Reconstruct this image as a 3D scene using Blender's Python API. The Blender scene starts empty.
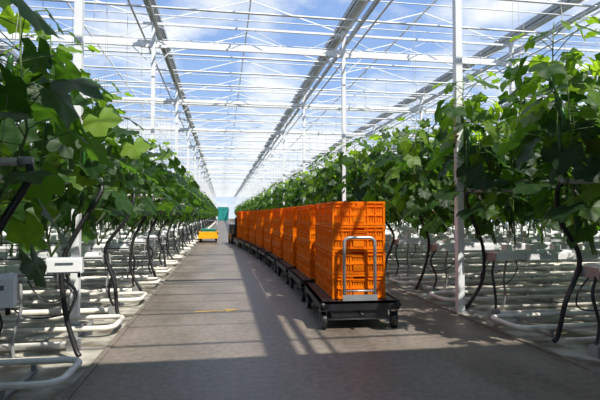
import bpy, math, random
from mathutils import Vector, Matrix
random.seed(7)
sc = bpy.context.scene
try:
    sc.view_settings.view_transform = 'Standard'
except Exception: pass

# ---------------------------------------------------------------- materials
def nt(name):
    m = bpy.data.materials.new(name); m.use_nodes = True
    return m, m.node_tree, m.node_tree.nodes['Principled BSDF']

def simple(name, col, rough=0.5, metal=0.0, var=0.12, scale=6.0, bump=0.0):
    m, t, b = nt(name)
    tc = t.nodes.new('ShaderNodeTexCoord')
    n = t.nodes.new('ShaderNodeTexNoise'); n.inputs['Scale'].default_value = scale; n.inputs['Detail'].default_value = 5
    t.links.new(tc.outputs['Object'], n.inputs['Vector'])
    r = t.nodes.new('ShaderNodeValToRGB')
    r.color_ramp.elements[0].position = 0.3; r.color_ramp.elements[1].position = 0.7
    r.color_ramp.elements[0].color = tuple(c*(1-var) for c in col)+(1,)
    r.color_ramp.elements[1].color = tuple(min(1, c*(1+var)) for c in col)+(1,)
    t.links.new(n.outputs['Fac'], r.inputs['Fac']); t.links.new(r.outputs['Color'], b.inputs['Base Color'])
    b.inputs['Roughness'].default_value = rough; b.inputs['Metallic'].default_value = metal
    if bump:
        bp = t.nodes.new('ShaderNodeBump'); bp.inputs['Strength'].default_value = bump; bp.inputs['Distance'].default_value = 0.01
        t.links.new(n.outputs['Fac'], bp.inputs['Height']); t.links.new(bp.outputs['Normal'], b.inputs['Normal'])
    return m

M_white = simple('white_painted_steel', (0.74,0.75,0.76), 0.45, 0, 0.06, 3)
M_pipe = simple('white_pipe_paint', (0.70,0.67,0.60), 0.4, 0, 0.22, 5)
M_alu = simple('aluminium_gutter', (0.33,0.34,0.34), 0.45, 0.4, 0.1, 3)
M_black = simple('black_rubber', (0.012,0.012,0.013), 0.45, 0, 0.2, 8)
M_blkst = simple('black_steel', (0.02,0.021,0.023), 0.4, 0.3, 0.2, 8)
M_grey = simple('galvanised_handle', (0.36,0.38,0.40), 0.38, 0.5, 0.1, 12)
M_slab = simple('white_slab_film', (0.80,0.81,0.81), 0.35, 0, 0.12, 9, 0.4)
M_box = simple('control_box_plastic', (0.78,0.79,0.79), 0.45, 0, 0.04, 4)
M_label = simple('dark_label', (0.08,0.1,0.12), 0.5)
M_stem = simple('plant_stem', (0.10,0.16,0.04), 0.6, 0, 0.3, 20)
M_fruit = simple('cucumber_skin', (0.02,0.09,0.015), 0.4, 0, 0.3, 30)
M_wire = simple('steel_wire', (0.35,0.35,0.34), 0.5)
M_yellow = simple('yellow_paint', (0.9,0.42,0.008), 0.4)
M_teal = simple('teal_plastic', (0.02,0.24,0.22), 0.4)
M_screen = simple('folded_screen_cloth', (0.76,0.77,0.78), 0.8, 0, 0.08, 20)

def leafmat():
    m, t, b = nt('cucumber_leaf')
    at = t.nodes.new('ShaderNodeAttribute'); at.attribute_name = 'leafrnd'
    tc = t.nodes.new('ShaderNodeTexCoord')
    n = t.nodes.new('ShaderNodeTexNoise'); n.inputs['Scale'].default_value = 25
    t.links.new(tc.outputs['Object'], n.inputs['Vector'])
    ma = t.nodes.new('ShaderNodeMath'); ma.operation = 'MULTIPLY_ADD'
    ma.inputs[1].default_value = 0.25
    t.links.new(n.outputs['Fac'], ma.inputs[0]); t.links.new(at.outputs['Fac'], ma.inputs[2])
    r = t.nodes.new('ShaderNodeValToRGB'); e = r.color_ramp.elements
    e[0].position = 0.1; e[0].color = (0.011,0.034,0.009,1)
    e[1].position = 1.0; e[1].color = (0.13,0.22,0.034,1)
    q = e.new(0.62); q.color = (0.032,0.080,0.015,1)
    t.links.new(ma.outputs[0], r.inputs['Fac']); t.links.new(r.outputs['Color'], b.inputs['Base Color'])
    b.inputs['Roughness'].default_value = 0.5
    b.inputs['Specular IOR Level'].default_value = 0.35
    tr = t.nodes.new('ShaderNodeBsdfTranslucent')
    mx = t.nodes.new('ShaderNodeMix'); mx.data_type = 'RGBA'; mx.blend_type = 'MULTIPLY'
    mx.inputs['Factor'].default_value = 1.0
    t.links.new(r.outputs['Color'], mx.inputs[6]); mx.inputs[7].default_value = (4.4,4.2,1.0,1)
    t.links.new(mx.outputs[2], tr.inputs['Color'])
    ms = t.nodes.new('ShaderNodeMixShader'); ms.inputs[0].default_value = 0.42
    t.links.new(b.outputs[0], ms.inputs[1]); t.links.new(tr.outputs[0], ms.inputs[2])
    t.links.new(ms.outputs[0], t.nodes['Material Output'].inputs['Surface'])
    return m
M_leaf = leafmat()

def cratemat():
    m, t, b = nt('orange_crate_plastic')
    tc = t.nodes.new('ShaderNodeTexCoord')
    n = t.nodes.new('ShaderNodeTexNoise'); n.inputs['Scale'].default_value = 5
    t.links.new(tc.outputs['Object'], n.inputs['Vector'])
    r = t.nodes.new('ShaderNodeValToRGB'); e = r.color_ramp.elements
    e[0].position = .3; e[0].color = (0.97,0.25,0.001,1); e[1].position = .7; e[1].color = (1.0,0.30,0.002,1)
    t.links.new(n.outputs['Fac'], r.inputs['Fac']); t.links.new(r.outputs['Color'], b.inputs['Base Color'])
    b.inputs['Roughness'].default_value = 0.45
    b.inputs['Specular IOR Level'].default_value = 0.3
    tr = t.nodes.new('ShaderNodeBsdfTranslucent'); t.links.new(r.outputs['Color'], tr.inputs['Color'])
    ms = t.nodes.new('ShaderNodeMixShader'); ms.inputs[0].default_value = 0.38
    t.links.new(b.outputs[0], ms.inputs[1]); t.links.new(tr.outputs[0], ms.inputs[2])
    t.links.new(ms.outputs[0], t.nodes['Material Output'].inputs['Surface'])
    return m
M_crate = cratemat()

def concrete():
    m, t, b = nt('worn_concrete')
    tc = t.nodes.new('ShaderNodeTexCoord')
    mp = t.nodes.new('ShaderNodeMapping'); mp.inputs['Scale'].default_value = (1.6,0.6,1)
    t.links.new(tc.outputs['Object'], mp.inputs['Vector'])
    n1 = t.nodes.new('ShaderNodeTexNoise'); n1.inputs['Scale'].default_value = 1.2; n1.inputs['Detail'].default_value = 8
    t.links.new(mp.outputs[0], n1.inputs['Vector'])
    n2 = t.nodes.new('ShaderNodeTexNoise'); n2.inputs['Scale'].default_value = 18; n2.inputs['Detail'].default_value = 8
    t.links.new(tc.outputs['Object'], n2.inputs['Vector'])
    r1 = t.nodes.new('ShaderNodeValToRGB'); e = r1.color_ramp.elements
    e[0].position = .3; e[0].color = (0.135,0.108,0.086,1); e[1].position = .72; e[1].color = (0.25,0.212,0.178,1)
    t.links.new(n1.outputs['Fac'], r1.inputs['Fac'])
    r2 = t.nodes.new('ShaderNodeValToRGB'); e = r2.color_ramp.elements
    e[0].position = .3; e[0].color = (0.66,0.66,0.66,1); e[1].position = .7; e[1].color = (1.12,1.12,1.12,1)
    t.links.new(n2.outputs['Fac'], r2.inputs['Fac'])
    mx = t.nodes.new('ShaderNodeMix'); mx.data_type='RGBA'; mx.blend_type='MULTIPLY'; mx.inputs['Factor'].default_value = 1
    t.links.new(r1.outputs[0], mx.inputs[6]); t.links.new(r2.outputs[0], mx.inputs[7])
    t.links.new(mx.outputs[2], b.inputs['Base Color'])
    mr = t.nodes.new('ShaderNodeMapRange'); mr.inputs['To Min'].default_value = .34; mr.inputs['To Max'].default_value = .6
    t.links.new(n1.outputs['Fac'], mr.inputs['Value']); t.links.new(mr.outputs[0], b.inputs['Roughness'])
    bp = t.nodes.new('ShaderNodeBump'); bp.inputs['Strength'].default_value = .25; bp.inputs['Distance'].default_value = .004
    t.links.new(n2.outputs['Fac'], bp.inputs['Height']); t.links.new(bp.outputs[0], b.inputs['Normal'])
    return m
M_conc = concrete()

def sheet():
    m, t, b = nt('white_ground_cover')
    tc = t.nodes.new('ShaderNodeTexCoord')
    n = t.nodes.new('ShaderNodeTexNoise'); n.inputs['Scale'].default_value = 3; n.inputs['Detail'].default_value = 8
    t.links.new(tc.outputs['Object'], n.inputs['Vector'])
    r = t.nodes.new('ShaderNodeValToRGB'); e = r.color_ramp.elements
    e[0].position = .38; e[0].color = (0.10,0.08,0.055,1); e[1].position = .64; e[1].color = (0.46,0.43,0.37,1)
    t.links.new(n.outputs['Fac'], r.inputs['Fac']); t.links.new(r.outputs[0], b.inputs['Base Color'])
    b.inputs['Roughness'].default_value = .5
    bp = t.nodes.new('ShaderNodeBump'); bp.inputs['Strength'].default_value = .5; bp.inputs['Distance'].default_value = .02
    t.links.new(n.outputs['Fac'], bp.inputs['Height']); t.links.new(bp.outputs[0], b.inputs['Normal'])
    return m
M_sheet = sheet()

def glass():
    m, t, b = nt('greenhouse_glass')
    tr = t.nodes.new('ShaderNodeBsdfTransparent'); tr.inputs[0].default_value = (0.96,0.98,0.98,1)
    df = t.nodes.new('ShaderNodeBsdfTranslucent'); df.inputs[0].default_value = (0.85,0.88,0.9,1)
    tc = t.nodes.new('ShaderNodeTexCoord')
    n = t.nodes.new('ShaderNodeTexNoise'); n.inputs['Scale'].default_value = .8
    t.links.new(tc.outputs['Object'], n.inputs['Vector'])
    mr = t.nodes.new('ShaderNodeMapRange'); mr.inputs['To Min'].default_value = .01; mr.inputs['To Max'].default_value = .06
    t.links.new(n.outputs['Fac'], mr.inputs['Value'])
    ms = t.nodes.new('ShaderNodeMixShader'); t.links.new(mr.outputs[0], ms.inputs[0])
    t.links.new(tr.outputs[0], ms.inputs[1]); t.links.new(df.outputs[0], ms.inputs[2])
    t.links.new(ms.outputs[0], t.nodes['Material Output'].inputs['Surface'])
    return m
M_glass = glass()

# ---------------------------------------------------------------- mesh builder
class MB:
    def __init__(s): s.v=[]; s.f=[]; s.m=[]; s.mats=[]; s.sm=[]; s.att=None
    def mi(s, mat):
        if mat not in s.mats: s.mats.append(mat)
        return s.mats.index(mat)
    def add(s, vs, fs, mat, smooth=False):
        o=len(s.v); k=s.mi(mat); s.v.extend([tuple(p) for p in vs])
        for f in fs: s.f.append([o+i for i in f]); s.m.append(k); s.sm.append(smooth)
    def box(s, c, d, mat, rot=None):
        hx,hy,hz=d[0]/2,d[1]/2,d[2]/2
        vs=[Vector((x*hx,y*hy,z*hz)) for x in(-1,1) for y in(-1,1) for z in(-1,1)]
        if rot is not None: vs=[rot@p for p in vs]
        vs=[p+Vector(c) for p in vs]
        s.add(vs,[(0,1,3,2),(4,6,7,5),(0,4,5,1),(2,3,7,6),(0,2,6,4),(1,5,7,3)],mat)
    def b6(s,x0,x1,y0,y1,z0,z1,mat): s.box(((x0+x1)/2,(y0+y1)/2,(z0+z1)/2),(x1-x0,y1-y0,z1-z0),mat)
    def beam(s,a,b,w,h,mat):
        a=Vector(a);b=Vector(b);d=b-a;L=d.length
        q=d.to_track_quat('X','Z').to_matrix()
        s.box((a+b)/2,(L,w,h),mat,q)
    def tube(s,pts,r,mat,n=8,smooth=True):
        pts=[Vector(p) for p in pts]
        vs=[];fs=[]; prev=None
        for i,p in enumerate(pts):
            if i==0:d=pts[1]-p
            elif i==len(pts)-1:d=p-pts[i-1]
            else:d=(pts[i+1]-p).normalized()+(p-pts[i-1]).normalized()
            d.normalize()
            if prev is None:
                u=d.orthogonal().normalized()
            else:
                u=(prev-d*prev.dot(d)).normalized()
            prev=u; w=d.cross(u)
            rr=r[i] if isinstance(r,(list,tuple)) else r
            for k in range(n):
                a=2*math.pi*k/n; vs.append(p+u*math.cos(a)*rr+w*math.sin(a)*rr)
        for i in range(len(pts)-1):
            for k in range(n):
                fs.append((i*n+k,i*n+(k+1)%n,(i+1)*n+(k+1)%n,(i+1)*n+k))
        fs.append(tuple(range(n-1,-1,-1))); fs.append(tuple((len(pts)-1)*n+k for k in range(n)))
        s.add(vs,fs,mat,smooth)
    def mesh(s,name):
        me=bpy.data.meshes.new(name); me.from_pydata(s.v,[],s.f)
        for m in s.mats: me.materials.append(m)
        me.polygons.foreach_set('material_index',s.m); me.polygons.foreach_set('use_smooth',s.sm)
        me.update(); return me
    def obj(s,name,loc=(0,0,0),rz=0): return place(s.mesh(name),name,loc,rz)

def place(me,name,loc=(0,0,0),rz=0):
    o=bpy.data.objects.new(name,me); o.location=loc; o.rotation_euler=(0,0,rz)
    sc.collection.objects.link(o); return o

def smoothpath(pts,sub=5):
    P=[Vector(p) for p in pts]; P=[P[0]*2-P[1]]+P+[P[-1]*2-P[-2]]; out=[]
    for i in range(1,len(P)-2):
        for k in range(sub):
            t=k/sub
            a,b,c,d=P[i-1],P[i],P[i+1],P[i+2]
            out.append(0.5*((2*b)+(c-a)*t+(2*a-5*b+4*c-d)*t*t+(3*b-a-3*c+d)*t**3))
    out.append(P[-2]); return out

# ---------------------------------------------------------------- shell dims
XL,XR = -0.98, 2.80
Y0,Y1 = -9.0, 108.3
BAY=4.5; G0=-1.58
GX=[G0+BAY*k for k in range(-3,5)]
ZG,ZR=5.72,6.5
XW0,XW1=GX[0],GX[-1]
POSTS=[-5.9+5.75*k for k in range(0,20)]

m=MB(); m.b6(XL,XR,Y0,Y1,-0.15,0.0,M_conc); m.obj('floor')
m=MB(); m.b6(XW0,XL,Y0,Y1,-0.15,-0.01,M_sheet); m.b6(XR,XW1,Y0,Y1,-0.15,-0.01,M_sheet); m.obj('ground_cover_sheet')
m=MB(); m.b6(XL-.05,XL,Y0,Y1,-.1,.012,M_conc); m.obj('trim_1')
m=MB(); m.b6(XR,XR+.05,Y0,Y1,-.1,.012,M_conc); m.obj('trim_2')

m=MB()
M_fade=simple('faded_yellow_paint',(0.42,0.28,0.06),0.6,0,0.35,25)
vs=[(-.28,-.03,0.002),(.1,-.03,0.002),(.1,-.1,0.002),(.28,0,0.002),(.1,.1,0.002),(.1,.03,0.002),(-.28,.03,0.002)]
m.add(vs,[tuple(range(7))],M_fade); m.obj('floor_marking',(-.05,6.15,0.001),.1)

# ceiling ---------------------------------------------------------------
roof=MB()
for i in range(len(GX)-1):
    a,b=GX[i],GX[i+1]; c=(a+b)/2
    roof.add([(a,Y0,ZG+.12),(a,Y1,ZG+.12),(c,Y1,ZR),(c,Y0,ZR)],[(0,1,2,3)],M_glass)
    roof.add([(b,Y0,ZG+.12),(b,Y1,ZG+.12),(c,Y1,ZR),(c,Y0,ZR)],[(3,2,1,0)],M_glass)
    roof.b6(c-.015,c+.015,Y0,Y1,ZR-.03,ZR+.02,M_white)
    y=Y0
    while y<Y1:
        roof.beam((a,y,ZG+.1),(c,y,ZR-.02),.015,.03,M_white); roof.beam((b,y,ZG+.1),(c,y,ZR-.02),.015,.03,M_white)
        y+=2.3
for g in GX:
    roof.b6(g-.09,g+.09,Y0,Y1,ZG,ZG+.12,M_alu)
    roof.b6(g-.12,g-.09,Y0,Y1,ZG+.08,ZG+.2,M_alu); roof.b6(g+.09,g+.12,Y0,Y1,ZG+.08,ZG+.2,M_alu)
    roof.tube([(g-.2,Y0,ZG-.45),(g-.2,Y1,ZG-.45)],.022,M_white,6)
    roof.tube([(g+.2,Y0,ZG-.5),(g+.2,Y1,ZG-.5)],.022,M_white,6)
    roof.b6(g+.06,g+.12,Y0,Y1,ZG-.32,ZG-.22,M_alu)
roof.obj('ceiling')

tr=MB()
for y in POSTS:
    zt,zb=ZG-.1,ZG-.62
    tr.b6(XW0,XW1,y-.025,y+.025,zt-.025,zt+.025,M_white); tr.b6(XW0,XW1,y-.025,y+.025,zb-.025,zb+.025,M_white)
    x=XW0; k=0; st=BAY/4
    while x<XW1-.01:
        tr.beam((x,y,zb if k%2 else zt),(x+st,y,zt if k%2 else zb),.012,.012,M_white); x+=st;k+=1
tr.obj('roof_truss')
sb=MB()
for y in POSTS:
    sb.b6(XW0+.1,XW1-.1,y+.16,y+.32,ZG-.53,ZG-.43,M_screen)
    for f in (1.44,2.87,4.31):
        sb.tube([(XW0+.1,y+f,ZG-.32),(XW1-.1,y+f,ZG-.32)],.024,M_white,6)
    for f in (.72,2.15,3.6,5.0):
        sb.tube([(XW0+.1,y+f,ZG-.2),(XW1-.1,y+f,ZG-.2)],.012,M_white,5)
sb.obj('shade_screen')
cl=MB(); n=60  # unseen closed cloth, added above and behind the camera to shade the foreground
vs=[];fs=[]
ya,yb=-8.9,.9
for i in range(n+1):
    y=ya+(yb-ya)*i/n; z=ZG-.5+.03*math.sin(i*1.3)
    vs+= [(XW0+.15,y,z),(XW1-.15,y,z)]
for i in range(n): fs.append((2*i,2*i+1,2*i+3,2*i+2))
cl.add(vs,fs,M_screen); cl.obj('added_shade_cloth')

c=MB(); 
c.b6(-.042,.042,-.042,.042,0,ZG,M_white); c.b6(-.09,.09,-.09,.09,-.01,.02,M_alu)
c.b6(-.3,.3,-.03,.03,ZG-.66,ZG-.6,M_white)
c.beam((0,0,ZG-1.1),(.5,0,ZG-.62),.02,.02,M_white); c.beam((0,0,ZG-1.1),(-.5,0,ZG-.62),.02,.02,M_white)
cm=c.mesh('support_column')
for g in GX[1:-1]:
    for y in POSTS:
        place(cm,'support_column',(g,y,0))

def gwall(name,p,q,step):
    w=MB(); P=Vector(p);Q=Vector(q);d=Q-P;L=d.length;u=d/L
    w.add([P,Q,Q+Vector((0,0,ZR)),P+Vector((0,0,ZR))],[(0,1,2,3)],M_glass)
    n=int(L/step)
    for i in range(n+1):
        a=P+u*(L*i/n); w.beam(a,a+Vector((0,0,ZR)),.06,.06,M_white)
    for z in (.4,2.2,4.0,5.7): w.beam(P+Vector((0,0,z)),Q+Vector((0,0,z)),.06,.06,M_white)
    nn=u.cross(Vector((0,0,1)))*.05
    A=P+nn;B=P-nn;C=Q-nn;D=Q+nn;h=Vector((0,0,.4))
    w.add([A,B,C,D,A+h,B+h,C+h,D+h],[(0,1,2,3),(4,5,6,7),(0,1,5,4),(1,2,6,5),(2,3,7,6),(3,0,4,7)],M_conc)
    w.obj(name)
gwall('wall_left',(XW0,Y0,0),(XW0,Y1,0),2.3)
gwall('wall_right',(XW1,Y0,0),(XW1,Y1,0),2.3)
gwall('wall_back',(XW0,Y0,0),(XW1,Y0,0),2.25)
gwall('wall_far',(XW0,Y1,0),(XW1,Y1,0),2.25)
d=MB(); d.b6(-1.2,1.2,-.05,.05,0,3.0,M_teal); d.b6(-1.3,-1.2,-.07,.07,0,3.1,M_white); d.b6(1.2,1.3,-.07,.07,0,3.1,M_white); d.b6(-1.3,1.3,-.07,.07,3.0,3.1,M_white); d.b6(-.02,.02,-.08,.08,0,3.0,M_black)
d.obj('door_1',(0.2,Y1-.2,0))

# ---------------------------------------------------------------- plants
NL=22
def leaf_rad(a):
    x=abs(a)/math.pi
    base=0.87+0.13*math.cos(5*a)
    r=base*(1.0-0.14*x)
    if x>.86: r*=max(.12,1-(x-.86)/.14*.85)
    return r
def add_leaf(mb,att,base,dirv,size,droop,rnd,roll):
    X=Vector(dirv).normalized(); up=Vector((0,0,1))
    Y=up.cross(X); 
    if Y.length<.1: Y=Vector((0,1,0))
    Y.normalize(); Z=X.cross(Y)
    R=Matrix((X,Y,Z)).transposed()
    R=Matrix.Rotation(roll,3,X)@R
    vs=[]
    ph=random.uniform(0,6)
    def pt(u,v,e):
        z=-droop*(u*u)*.6 - .35*v*v + .10*abs(v) + e
        return Vector((u,v,z))
    vs.append(pt(.42,0,.02))
    for ring,f in ((1,.5),(2,1.0)):
        for k in range(NL):
            a=-math.pi+2*math.pi*(k+.5)/NL
            r=leaf_rad(a)*.58*f
            if ring==2: r*=(1.04 if k%2 else .93)
            u=.42+r*math.cos(a); v=r*math.sin(a)*1.1
            vs.append(pt(u,v,.04*math.sin(5*a+ph)*f+(.0 if k%2 else .02)*f))
    W=[Vector(base)+(R@p)*size for p in vs]
    fs=[]
    for k in range(NL):
        k2=(k+1)%NL
        fs.append((0,1+k,1+k2))
        if k!=NL-1: fs.append((1+k,1+NL+k,1+NL+k2,1+k2))
    mb.add(W,fs,M_leaf,True)
    att.extend([rnd]*len(W))
def plant(mb,att,x,y,ht,lean,dens=1.0):
    def fill(): 
        while len(att)<len(mb.v): att.append(.4)
    z0=.84; pts=[]; n=9
    wx=random.uniform(-.05,.05)
    xr=max(x,.30)      # roots sit on the slab; the stem leans out over the row end
    for i in range(n):
        t=i/(n-1)
        bx=xr+(x-xr)*min(1,t*2.2)
        pts.append(Vector((bx+wx*math.sin(t*5)+random.uniform(-.012,.012),y+lean*t+random.uniform(-.012,.012),z0+(ht-z0)*t)))
    mb.tube(pts,[.011-.006*i/(n-1) for i in range(n)],M_stem,5); fill()
    mb.tube([pts[2]+Vector((.01,0,0)),Vector((x,y+lean*1.2,3.3))],.0022,M_wire,3); fill()
    def at(z):
        t=(z-z0)/(ht-z0)*(n-1); i=min(n-2,max(0,int(t))); return pts[i].lerp(pts[i+1],t-i)
    z=z0+.28+random.uniform(-.12,.22); ang=random.uniform(0,6.28)
    while z<ht:
        tt=(z-z0)/(ht-z0)
        p=at(z)
        ang+=2.4+random.uniform(-.5,.5)
        s=random.uniform(.20,.33)
        if tt>.85: s*=1-(tt-.85)/.15*.6
        el=random.uniform(.1,.7)
        pl=s*random.uniform(.7,1.1)
        dv=Vector((math.cos(ang)*math.cos(el),math.sin(ang)*math.cos(el),math.sin(el)))
        q1=p+dv*pl*.55; q2=p+dv*pl+Vector((0,0,-.02))
        mb.tube([p,q1,q2],.004,M_stem,4); fill()
        ld=Vector((math.cos(ang+random.uniform(-.4,.4)),math.sin(ang),random.uniform(-1.6,.0)))
        rnd=min(1,max(0,random.gauss(.36,.24)+(.3 if tt>.85 else 0)))
        add_leaf(mb,att,q2,ld,s,random.uniform(.1,.8),rnd,random.uniform(-.5,.5))
        if random.random()<.13 and tt<.8:
            L=random.uniform(.1,.26); a=ang+1
            f0=p+Vector((math.cos(a)*.05,math.sin(a)*.05,-.03))
            mb.tube([f0,f0+Vector((.01,0,-L*.25)),f0+Vector((.015,0,-L*.8)),f0+Vector((.01,0,-L))],[.006,.017,.018,.006],M_fruit,7); fill()
        if tt>.75 and random.random()<.25:
            a=random.uniform(0,6.28); q=p+Vector((math.cos(a)*.25,math.sin(a)*.25,.14))
            mb.tube([p,(p+q)/2+Vector((0,0,.05)),q],.004,M_stem,4); fill()
            add_leaf(mb,att,q,(math.cos(a),math.sin(a),-.2),.14,.3,.7,0)
        z+=random.uniform(.040,.066)/dens
def row_mesh(seed,hmin,hmax,x0=.08,length=11.0):
    random.seed(seed)
    mb=MB(); att=[]
    x=x0;k=0
    while x<length:
        far=x>4.5
        h=random.uniform(hmin,hmax)
        if random.random()<.15 and k>0: h-=.4
        plant(mb,att,x,random.uniform(-.04,.04),h,(.18 if k%2 else -.18)+random.uniform(-.08,.08),.62 if far else 1.0)
        x+=random.uniform(.29,.40) if not far else .5
        k+=1
    me=mb.mesh('cucumber_plant_row')
    a=me.attributes.new('leafrnd','FLOAT','POINT'); a.data.foreach_set('value',att)
    return me
leftrows=[row_mesh(11+i,2.2,2.9,-.02) for i in range(4)]
rightrows=[row_mesh(31+i,2.55,3.2,-.12) for i in range(4)]

def gutter_mesh(seed):
    random.seed(seed); g=MB(); L=11.2
    x0=.22
    g.b6(x0,L,-.11,.11,.66,.675,M_white); g.b6(x0,L,-.125,-.11,.66,.73,M_white); g.b6(x0,L,.11,.125,.66,.73,M_white)
    g.b6(x0-.012,x0,-.13,.13,.64,.74,M_alu)
    x=x0+.05
    while x<L-1:
        x1=x+.98; prof=[(-.09,.677),(-.10,.70),(-.10,.745),(-.075,.765),(.075,.765),(.10,.745),(.10,.70),(.09,.677)]
        vs=[(x,a,b) for a,b in prof]+[(x1,a,b) for a,b in prof]; n=8
        fs=[(i,(i+1)%n,n+(i+1)%n,n+i) for i in range(n)]+[tuple(range(n)),tuple(range(n,2*n))]
        g.add(vs,fs,M_slab)
        for k in range(3):
            cx=x+.17+k*.33; g.box((cx,0,.80),(.09,.09,.07),M_slab)
            g.tube(smoothpath([(cx,0,.85),(cx+.03,.06,.87),(cx+.05,.12,.74),(cx,.13,.70)],3),.003,M_black,4)
        x+=1.05
    g.tube([(x0,.15,.70),(L,.15,.70)],.01,M_black,6)
    x=.6
    while x<L:
        for sy in (-.14,.14):
            g.tube([(x,sy,.64),(x,sy*.6,3.3),(x,0,ZG-.66)],.0025,M_wire,3)
        g.b6(x-.012,x+.012,-.15,.15,.635,.66,M_alu); x+=2.3
    g.tube([(0,.2,3.3),(L,.2,3.3)],.003,M_wire,4); g.tube([(0,-.2,3.3),(L,-.2,3.3)],.003,M_wire,4)
    g.tube([(-.08,-.06,1.5),(L,-.06,1.5)],.024,M_pipe,10); g.tube([(-.10,-.06,1.5),(-.03,-.06,1.5)],.030,M_alu,10)
    j=lambda s:random.uniform(-s,s)
    g.tube(smoothpath([(-.08,-.06,1.49),(-.10,-.02,1.40),(.0+j(.05),.04,1.15),(.14+j(.06),.08,.8),(.14+j(.08),.13,.4),(.04,.18,.1),(.0,.2,.03)]),.022,M_black,8)
    g.tube(smoothpath([(.22,-.08,.66),(.14+j(.04),-.11,.5),(.2,-.13,.25),(.16+j(.05),-.16,.02)]),.015,M_black,7)
    g.tube(smoothpath([(.25,.02,.66),(.1,.0,.5),(.16,.05,.36),(.45,.08,.34),(.62,.08,.50),(.62,.1,.66)]),.007,M_black,6)
    g.tube(smoothpath([(.05,-.05,1.42),(.3,-.06,1.15),(.45,-.05,.95),(.4,-.04,.78)]),.008,M_pipe,6)
    g.tube(smoothpath([(.5,.1,.66),(.48,.14,.4),(.52,.18,.2),(.5,.2,.0)]),.014,M_alu,7)
    g.tube([(.16,-.17,.035),(L,-.17,.035)],.032,M_pipe,8)
    g.tube([(.16,.24,.03),(L,.24,.03)],.02,M_pipe,8)
    g.b6(.10,.2,-.22,-.12,-.01,.09,M_alu)
    return g.mesh('growing_gutter')
gut=[gutter_mesh(5),gutter_mesh(6),gutter_mesh(8)]

def rail_mesh():
    g=MB(); L=11.2; w=.275; r=.12
    pts=[(L,-w,.085),(.0+r,-w,.085)]
    for k in range(1,7):
        a=math.pi*.5*k/6; pts.append((r-r*math.sin(a),-w+r-r*math.cos(a),.085))
    for k in range(0,7):
        a=math.pi*.5*k/6; pts.append((r-r*math.cos(a),w-r+r*math.sin(a),.085))
    pts.append((L,w,.085))
    g.tube(pts,.0255,M_pipe,10)
    x=.35
    while x<L:
        g.b6(x-.02,x+.02,-w-.04,w+.04,.0,.02,M_alu)
        for s in(-w,w):
            g.b6(x-.02,x+.02,s-.012,s+.012,-.01,.065,M_alu)
        x+=1.2
    return g.mesh('heating_pipe_rail')
rail=rail_mesh()
random.seed(3)
RP=1.6
for k in range(-3,64):
    yl=2.85+RP*k; yr=3.84+RP*k-RP
    rm=leftrows[(k*3+random.choice((0,1)))%4]; place(rm,'cucumber_plant_row',(-1.16,yl,0),math.pi)
    place(gut[k%3],'growing_gutter',(-1.16,yl,0),math.pi)
    place(rail,'heating_pipe_rail',(-1.06,yl+.85,0),math.pi)
    rm=rightrows[(k*3+random.choice((0,1)))%4]; place(rm,'cucumber_plant_row',(3.02,yr,0))
    place(gut[(k+1)%3],'growing_gutter',(3.02,yr,0))
    place(rail,'heating_pipe_rail',(2.90,yr+.8,0))

# control boxes carried on a bracket arm from the gutter end
def cbox(loc,tgt,w=.16,h=.15,dd=.09,rz=0.2):
    b=MB(); b.b6(-w/2,w/2,-dd/2,dd/2,0,h,M_box); b.b6(-w/2+.01,w/2-.01,-dd/2-.008,-dd/2,.012,h-.012,M_box)
    b.b6(-w/4,w/4,-dd/2-.011,-dd/2-.008,h*.55,h*.7,M_label)
    b.tube(smoothpath([(0,0,0),(.02,0,-.1),(-.05,0,-.22),(-.18,.03,-.20),(-.28,.05,-.06)]),.006,M_black,6)
    b.tube([(w/2-.03,0,0),(w/2-.03,0,-.04)],.012,M_black,6)
    R=Matrix.Rotation(-rz,3,'Z')
    t2=R@(Vector(tgt)-Vector(loc))
    b.beam((0,dd/2-.01,.02),t2,.025,.012,M_alu)
    b.obj('control_box',loc,rz)
cbox((-1.04,2.46,.77),(-1.42,2.78,.72),.15,.15)
cbox((-1.22,4.05,.745),(-1.42,4.38,.72),.26,.12,.09,.1)

# ---------------------------------------------------------------- crates
def crate(mb,z0,H=.262,W=.585,D=.42):
    mb.b6(-W/2+.01,W/2-.01,-D/2+.01,D/2-.01,z0+.008,z0+.018,M_crate)
    for axis,Lw,off in (('x',W,D/2),('y',D,W/2)):
        for s in (-1,1):
            def bx(u0,u1,o0,o1,za,zb):
                a0,a1=sorted((s*(off-o0),s*(off-o1)))
                if axis=='x': mb.b6(u0,u1,a0,a1,z0+za,z0+zb,M_crate)
                else: mb.b6(a0,a1,u0,u1,z0+za,z0+zb,M_crate)
            h=Lw/2
            B=.014; T=.020
            bx(-h,h,0.0,.016,H-.022,H-.003)
            bx(-h+.003,h-.003,.002,.014,H-.060,H-.051)
            bx(-h+.005,h-.005,.003,.018,0.004,.022)
            bx(-h+.005,h-.005,.003,.018,.106,.116)
            bx(-h+.01,h-.01,B,T,.116,.145)
            bx(-h+.01,h-.01,B,T,.022,.034)
            n=20 if axis=='x' else 14
            for k in range(n+1):
                u=-h+.018+(2*h-.036)*k/n
                bx(u-.0090,u+.0090,B,T,.034,.106)
                bx(u-.0090,u+.0090,B,T,.145,H-.072)
            bx(-h+.01,-.065,B,T,H-.072,H-.022); bx(.065,h-.01,B,T,H-.072,H-.022)
            bx(-.072,.072,.004,T,H-.076,H-.068)
            for u in (-.068,.068): bx(u-.004,u+.004,.004,T,H-.072,H-.022)
            n=6 if axis=='x' else 4
            for k in range(n+1):
                u=-h+.014+(2*h-.028)*k/n
                wd=.008 if 0<k<n else .022
                if axis=='x' and k==3: continue
                bx(u-wd/2,u+wd/2,.002,B,.004,H-.022)
            bx(-.06,.06,.007,T,.035,.098)
stk=MB()
for k in range(4): crate(stk,k*.262)
stkm=stk.mesh('harvest_crate_stack')

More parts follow.
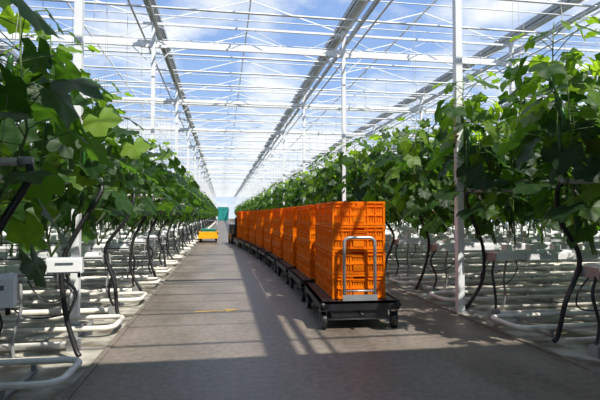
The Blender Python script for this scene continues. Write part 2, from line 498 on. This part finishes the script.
def caster(mb,x,y,big=.085):
    mb.tube([(x-.022,y,big),(x+.022,y,big)],big,M_black,20,False)
    mb.tube([(x-.028,y,big),(x+.028,y,big)],big*.55,M_grey,14,False)
    for s in(-.036,.036): mb.b6(x+s-.003,x+s+.003,y-.025,y+.025,big-.02,.20,M_blkst)
    mb.b6(x-.045,x+.045,y-.045,y+.045,.195,.207,M_grey)
def cart_mesh():
    m=MB(); L=1.42; W=.84
    m.b6(-W/2,W/2,-L/2,L/2,.275,.30,M_blkst)
    m.b6(-W/2,W/2,-L/2,-L/2+.03,.205,.300,M_blkst); m.b6(-W/2,W/2,L/2-.03,L/2,.205,.300,M_blkst)
    m.b6(-W/2,-W/2+.03,-L/2,L/2,.215,.300,M_blkst); m.b6(W/2-.03,W/2,-L/2,L/2,.215,.300,M_blkst)
    for y in(-.4,0,.4): m.b6(-W/2+.03,W/2-.03,y-.02,y+.02,.235,.275,M_blkst)
    m.b6(-W/2+.12,W/2-.12,-L/2+.02,-L/2+.10,.13,.215,M_blkst); m.b6(-W/2+.12,W/2-.12,L/2-.10,L/2-.02,.13,.215,M_blkst)
    m.tube([(-W/2+.06,-L/2+.10,.10),(W/2-.06,-L/2+.10,.10)],.014,M_grey,8)
    m.tube([(-W/2+.06,L/2-.14,.10),(W/2-.06,L/2-.14,.10)],.014,M_grey,8)
    for sx in(-1,1):
        caster(m,sx*(W/2-.04),-L/2+.08); caster(m,sx*(W/2-.04),L/2-.14)
        m.tube([(sx*(W/2-.02),-L/2+.01,.26),(sx*(W/2-.02),-L/2-.025,.26)],.03,M_black,12)
    m.beam((0,L/2-.05,.17),(0,L/2+.17,.17),.04,.03,M_blkst); m.tube([(0,L/2+.15,.13),(0,L/2+.15,.22)],.022,M_grey,10)
    m.tube([(0,-L/2-.01,.17),(0,-L/2-.07,.17)],.02,M_black,8)
    y=-L/2+.035; hw=.165; r=.06; pts=[(-hw,y,.28),(-hw,y,.96-r)]
    for k in range(1,7): a=math.pi/2*k/6; pts.append((-hw+r-r*math.cos(a),y,.96-r+r*math.sin(a)))
    for k in range(0,7): a=math.pi/2*k/6; pts.append((hw-r+r*math.sin(a),y,.96-r+r*math.cos(a)))
    pts.append((hw,y,.28)); m.tube(pts,.0175,M_grey,10)
    m.b6(-hw-.02,hw+.02,y-.028,y-.02,.302,.365,M_grey)
    m.tube([(-hw,y,.40),(hw,y,.40)],.010,M_grey,8)
    return m.mesh('transport_cart')
cm=cart_mesh()
ys=[5.60+1.67*k for k in range(9)]
def trainx(y):
    P=[(5.6,1.47),(7.3,1.505),(9.2,1.50),(11,1.46),(12.8,1.39),(14.6,1.29),(16.4,1.16),(18.2,1.00),(21,.74)]
    for (a,b),(c,d) in zip(P,P[1:]):
        if y<=c: return b+(d-b)*(y-a)/(c-a)
for i,y in enumerate(ys):
    x=trainx(y); rz=-.05 if i==0 else -math.atan((trainx(y+.5)-trainx(y-.5)))
    place(cm,'transport_cart',(x,y,0),rz)
    for k in(-1,0,1):
        off=Matrix.Rotation(rz,3,'Z')@Vector((.015,.06+k*.435,0))
        place(stkm,'harvest_crate_stack',(x+off.x,y+off.y,.301),rz)

t=MB()
t.b6(-.4,.4,-.6,.6,.18,.42,M_blkst); t.b6(-.38,.38,.25,.6,.42,.80,M_blkst); t.b6(-.3,.3,-.55,-.1,.42,.72,M_blkst)
t.b6(-.25,.25,-.5,-.15,.72,.80,M_black); t.b6(-.25,.25,-.56,-.48,.78,1.1,M_black)
t.tube([(0,.3,.8),(0,.15,1.02)],.025,M_black,8)
ring=[(.16*math.cos(a),.14+.06*math.sin(a),1.03+.13*math.sin(a)) for a in [k*math.pi/8 for k in range(17)]]
t.tube(ring,.013,M_black,6)
for sx in(-.36,.36):
    for sy in(-.38,.38): t.tube([(sx-.05,sy,.17),(sx+.05,sy,.17)],.17,M_black,18,False); t.tube([(sx-.055,sy,.17),(sx+.055,sy,.17)],.08,M_grey,12,False)
t.b6(-.39,.39,.6,.63,.25,.33,M_teal)
t.obj('tow_tractor',(.72,20.6,0),.1)

t=MB()
t.b6(-.42,.42,-.8,.8,.18,.36,M_yellow); t.b6(-.42,-.38,-.8,.8,.36,.46,M_yellow); t.b6(.38,.42,-.8,.8,.36,.46,M_yellow); t.b6(-.42,.42,-.8,-.76,.36,.48,M_yellow)
for sx in(-.34,.34):
    for sy in(-.6,.6): t.tube([(sx-.03,sy,.11),(sx+.03,sy,.11)],.11,M_black,16,False); t.b6(sx-.05,sx+.05,sy-.04,sy+.04,.1,.19,M_blkst)
t.b6(-.30,.30,-.1,.55,.36,.56,M_teal); t.b6(-.33,.33,-.13,.58,.54,.58,M_teal)
for s in(-.36,.36): t.tube([(s,.74,.3),(s,.74,.95)],.018,M_grey,8)
t.tube([(-.36,.74,.95),(.36,.74,.95)],.018,M_grey,8)
t.obj('service_trolley',(-.60,22.0,0))

# ---------------------------------------------------------------- light
W=bpy.data.worlds.new('sky'); sc.world=W; W.use_nodes=True; t=W.node_tree; bg=t.nodes['Background']
tc=t.nodes.new('ShaderNodeTexCoord'); sp=t.nodes.new('ShaderNodeSeparateXYZ'); t.links.new(tc.outputs['Generated'],sp.inputs[0])
r=t.nodes.new('ShaderNodeValToRGB'); e=r.color_ramp.elements
e[0].position=0; e[0].color=(.70,.80,.94,1); e[1].position=.6; e[1].color=(.13,.28,.66,1); q=e.new(.25); q.color=(.28,.46,.82,1)
t.links.new(sp.outputs['Z'],r.inputs['Fac'])
ad=t.nodes.new('ShaderNodeMath'); ad.operation='ADD'; ad.inputs[1].default_value=.22; t.links.new(sp.outputs['Z'],ad.inputs[0])
dv=t.nodes.new('ShaderNodeVectorMath'); dv.operation='DIVIDE'; t.links.new(tc.outputs['Generated'],dv.inputs[0])
cb=t.nodes.new('ShaderNodeCombineXYZ'); 
for i in range(3): t.links.new(ad.outputs[0],cb.inputs[i])
t.links.new(cb.outputs[0],dv.inputs[1])
of=t.nodes.new('ShaderNodeVectorMath'); of.operation='ADD'; of.inputs[1].default_value=(3.1,1.7,0.4); t.links.new(dv.outputs[0],of.inputs[0])
n=t.nodes.new('ShaderNodeTexNoise'); n.inputs['Scale'].default_value=2.2; n.inputs['Detail'].default_value=7; n.inputs['Roughness'].default_value=.55
t.links.new(of.outputs[0],n.inputs['Vector'])
cr=t.nodes.new('ShaderNodeValToRGB'); cr.color_ramp.elements[0].position=.46; cr.color_ramp.elements[1].position=.64
t.links.new(n.outputs['Fac'],cr.inputs['Fac'])
mx=t.nodes.new('ShaderNodeMix'); mx.data_type='RGBA'; t.links.new(cr.outputs[0],mx.inputs['Factor'])
t.links.new(r.outputs[0],mx.inputs[6]); mx.inputs[7].default_value=(.90,.92,.95,1)
t.links.new(mx.outputs[2],bg.inputs['Color']); bg.inputs['Strength'].default_value=1.1

sl=bpy.data.lights.new('sun','SUN'); sl.energy=7.0; sl.angle=math.radians(.55); sl.color=(1,.94,.84)
so=bpy.data.objects.new('sun',sl); sc.collection.objects.link(so)
so.rotation_euler=Vector((.32,-.48,.78)).to_track_quat('Z','Y').to_euler()

cd=bpy.data.cameras.new('camera'); cd.sensor_width=36; cd.lens=480/600*36; cd.clip_end=500
co=bpy.data.objects.new('camera',cd); sc.collection.objects.link(co)
co.location=(0,0,1.2); co.rotation_euler=(math.radians(91.8),0,math.radians(-9.2))
sc.camera=co
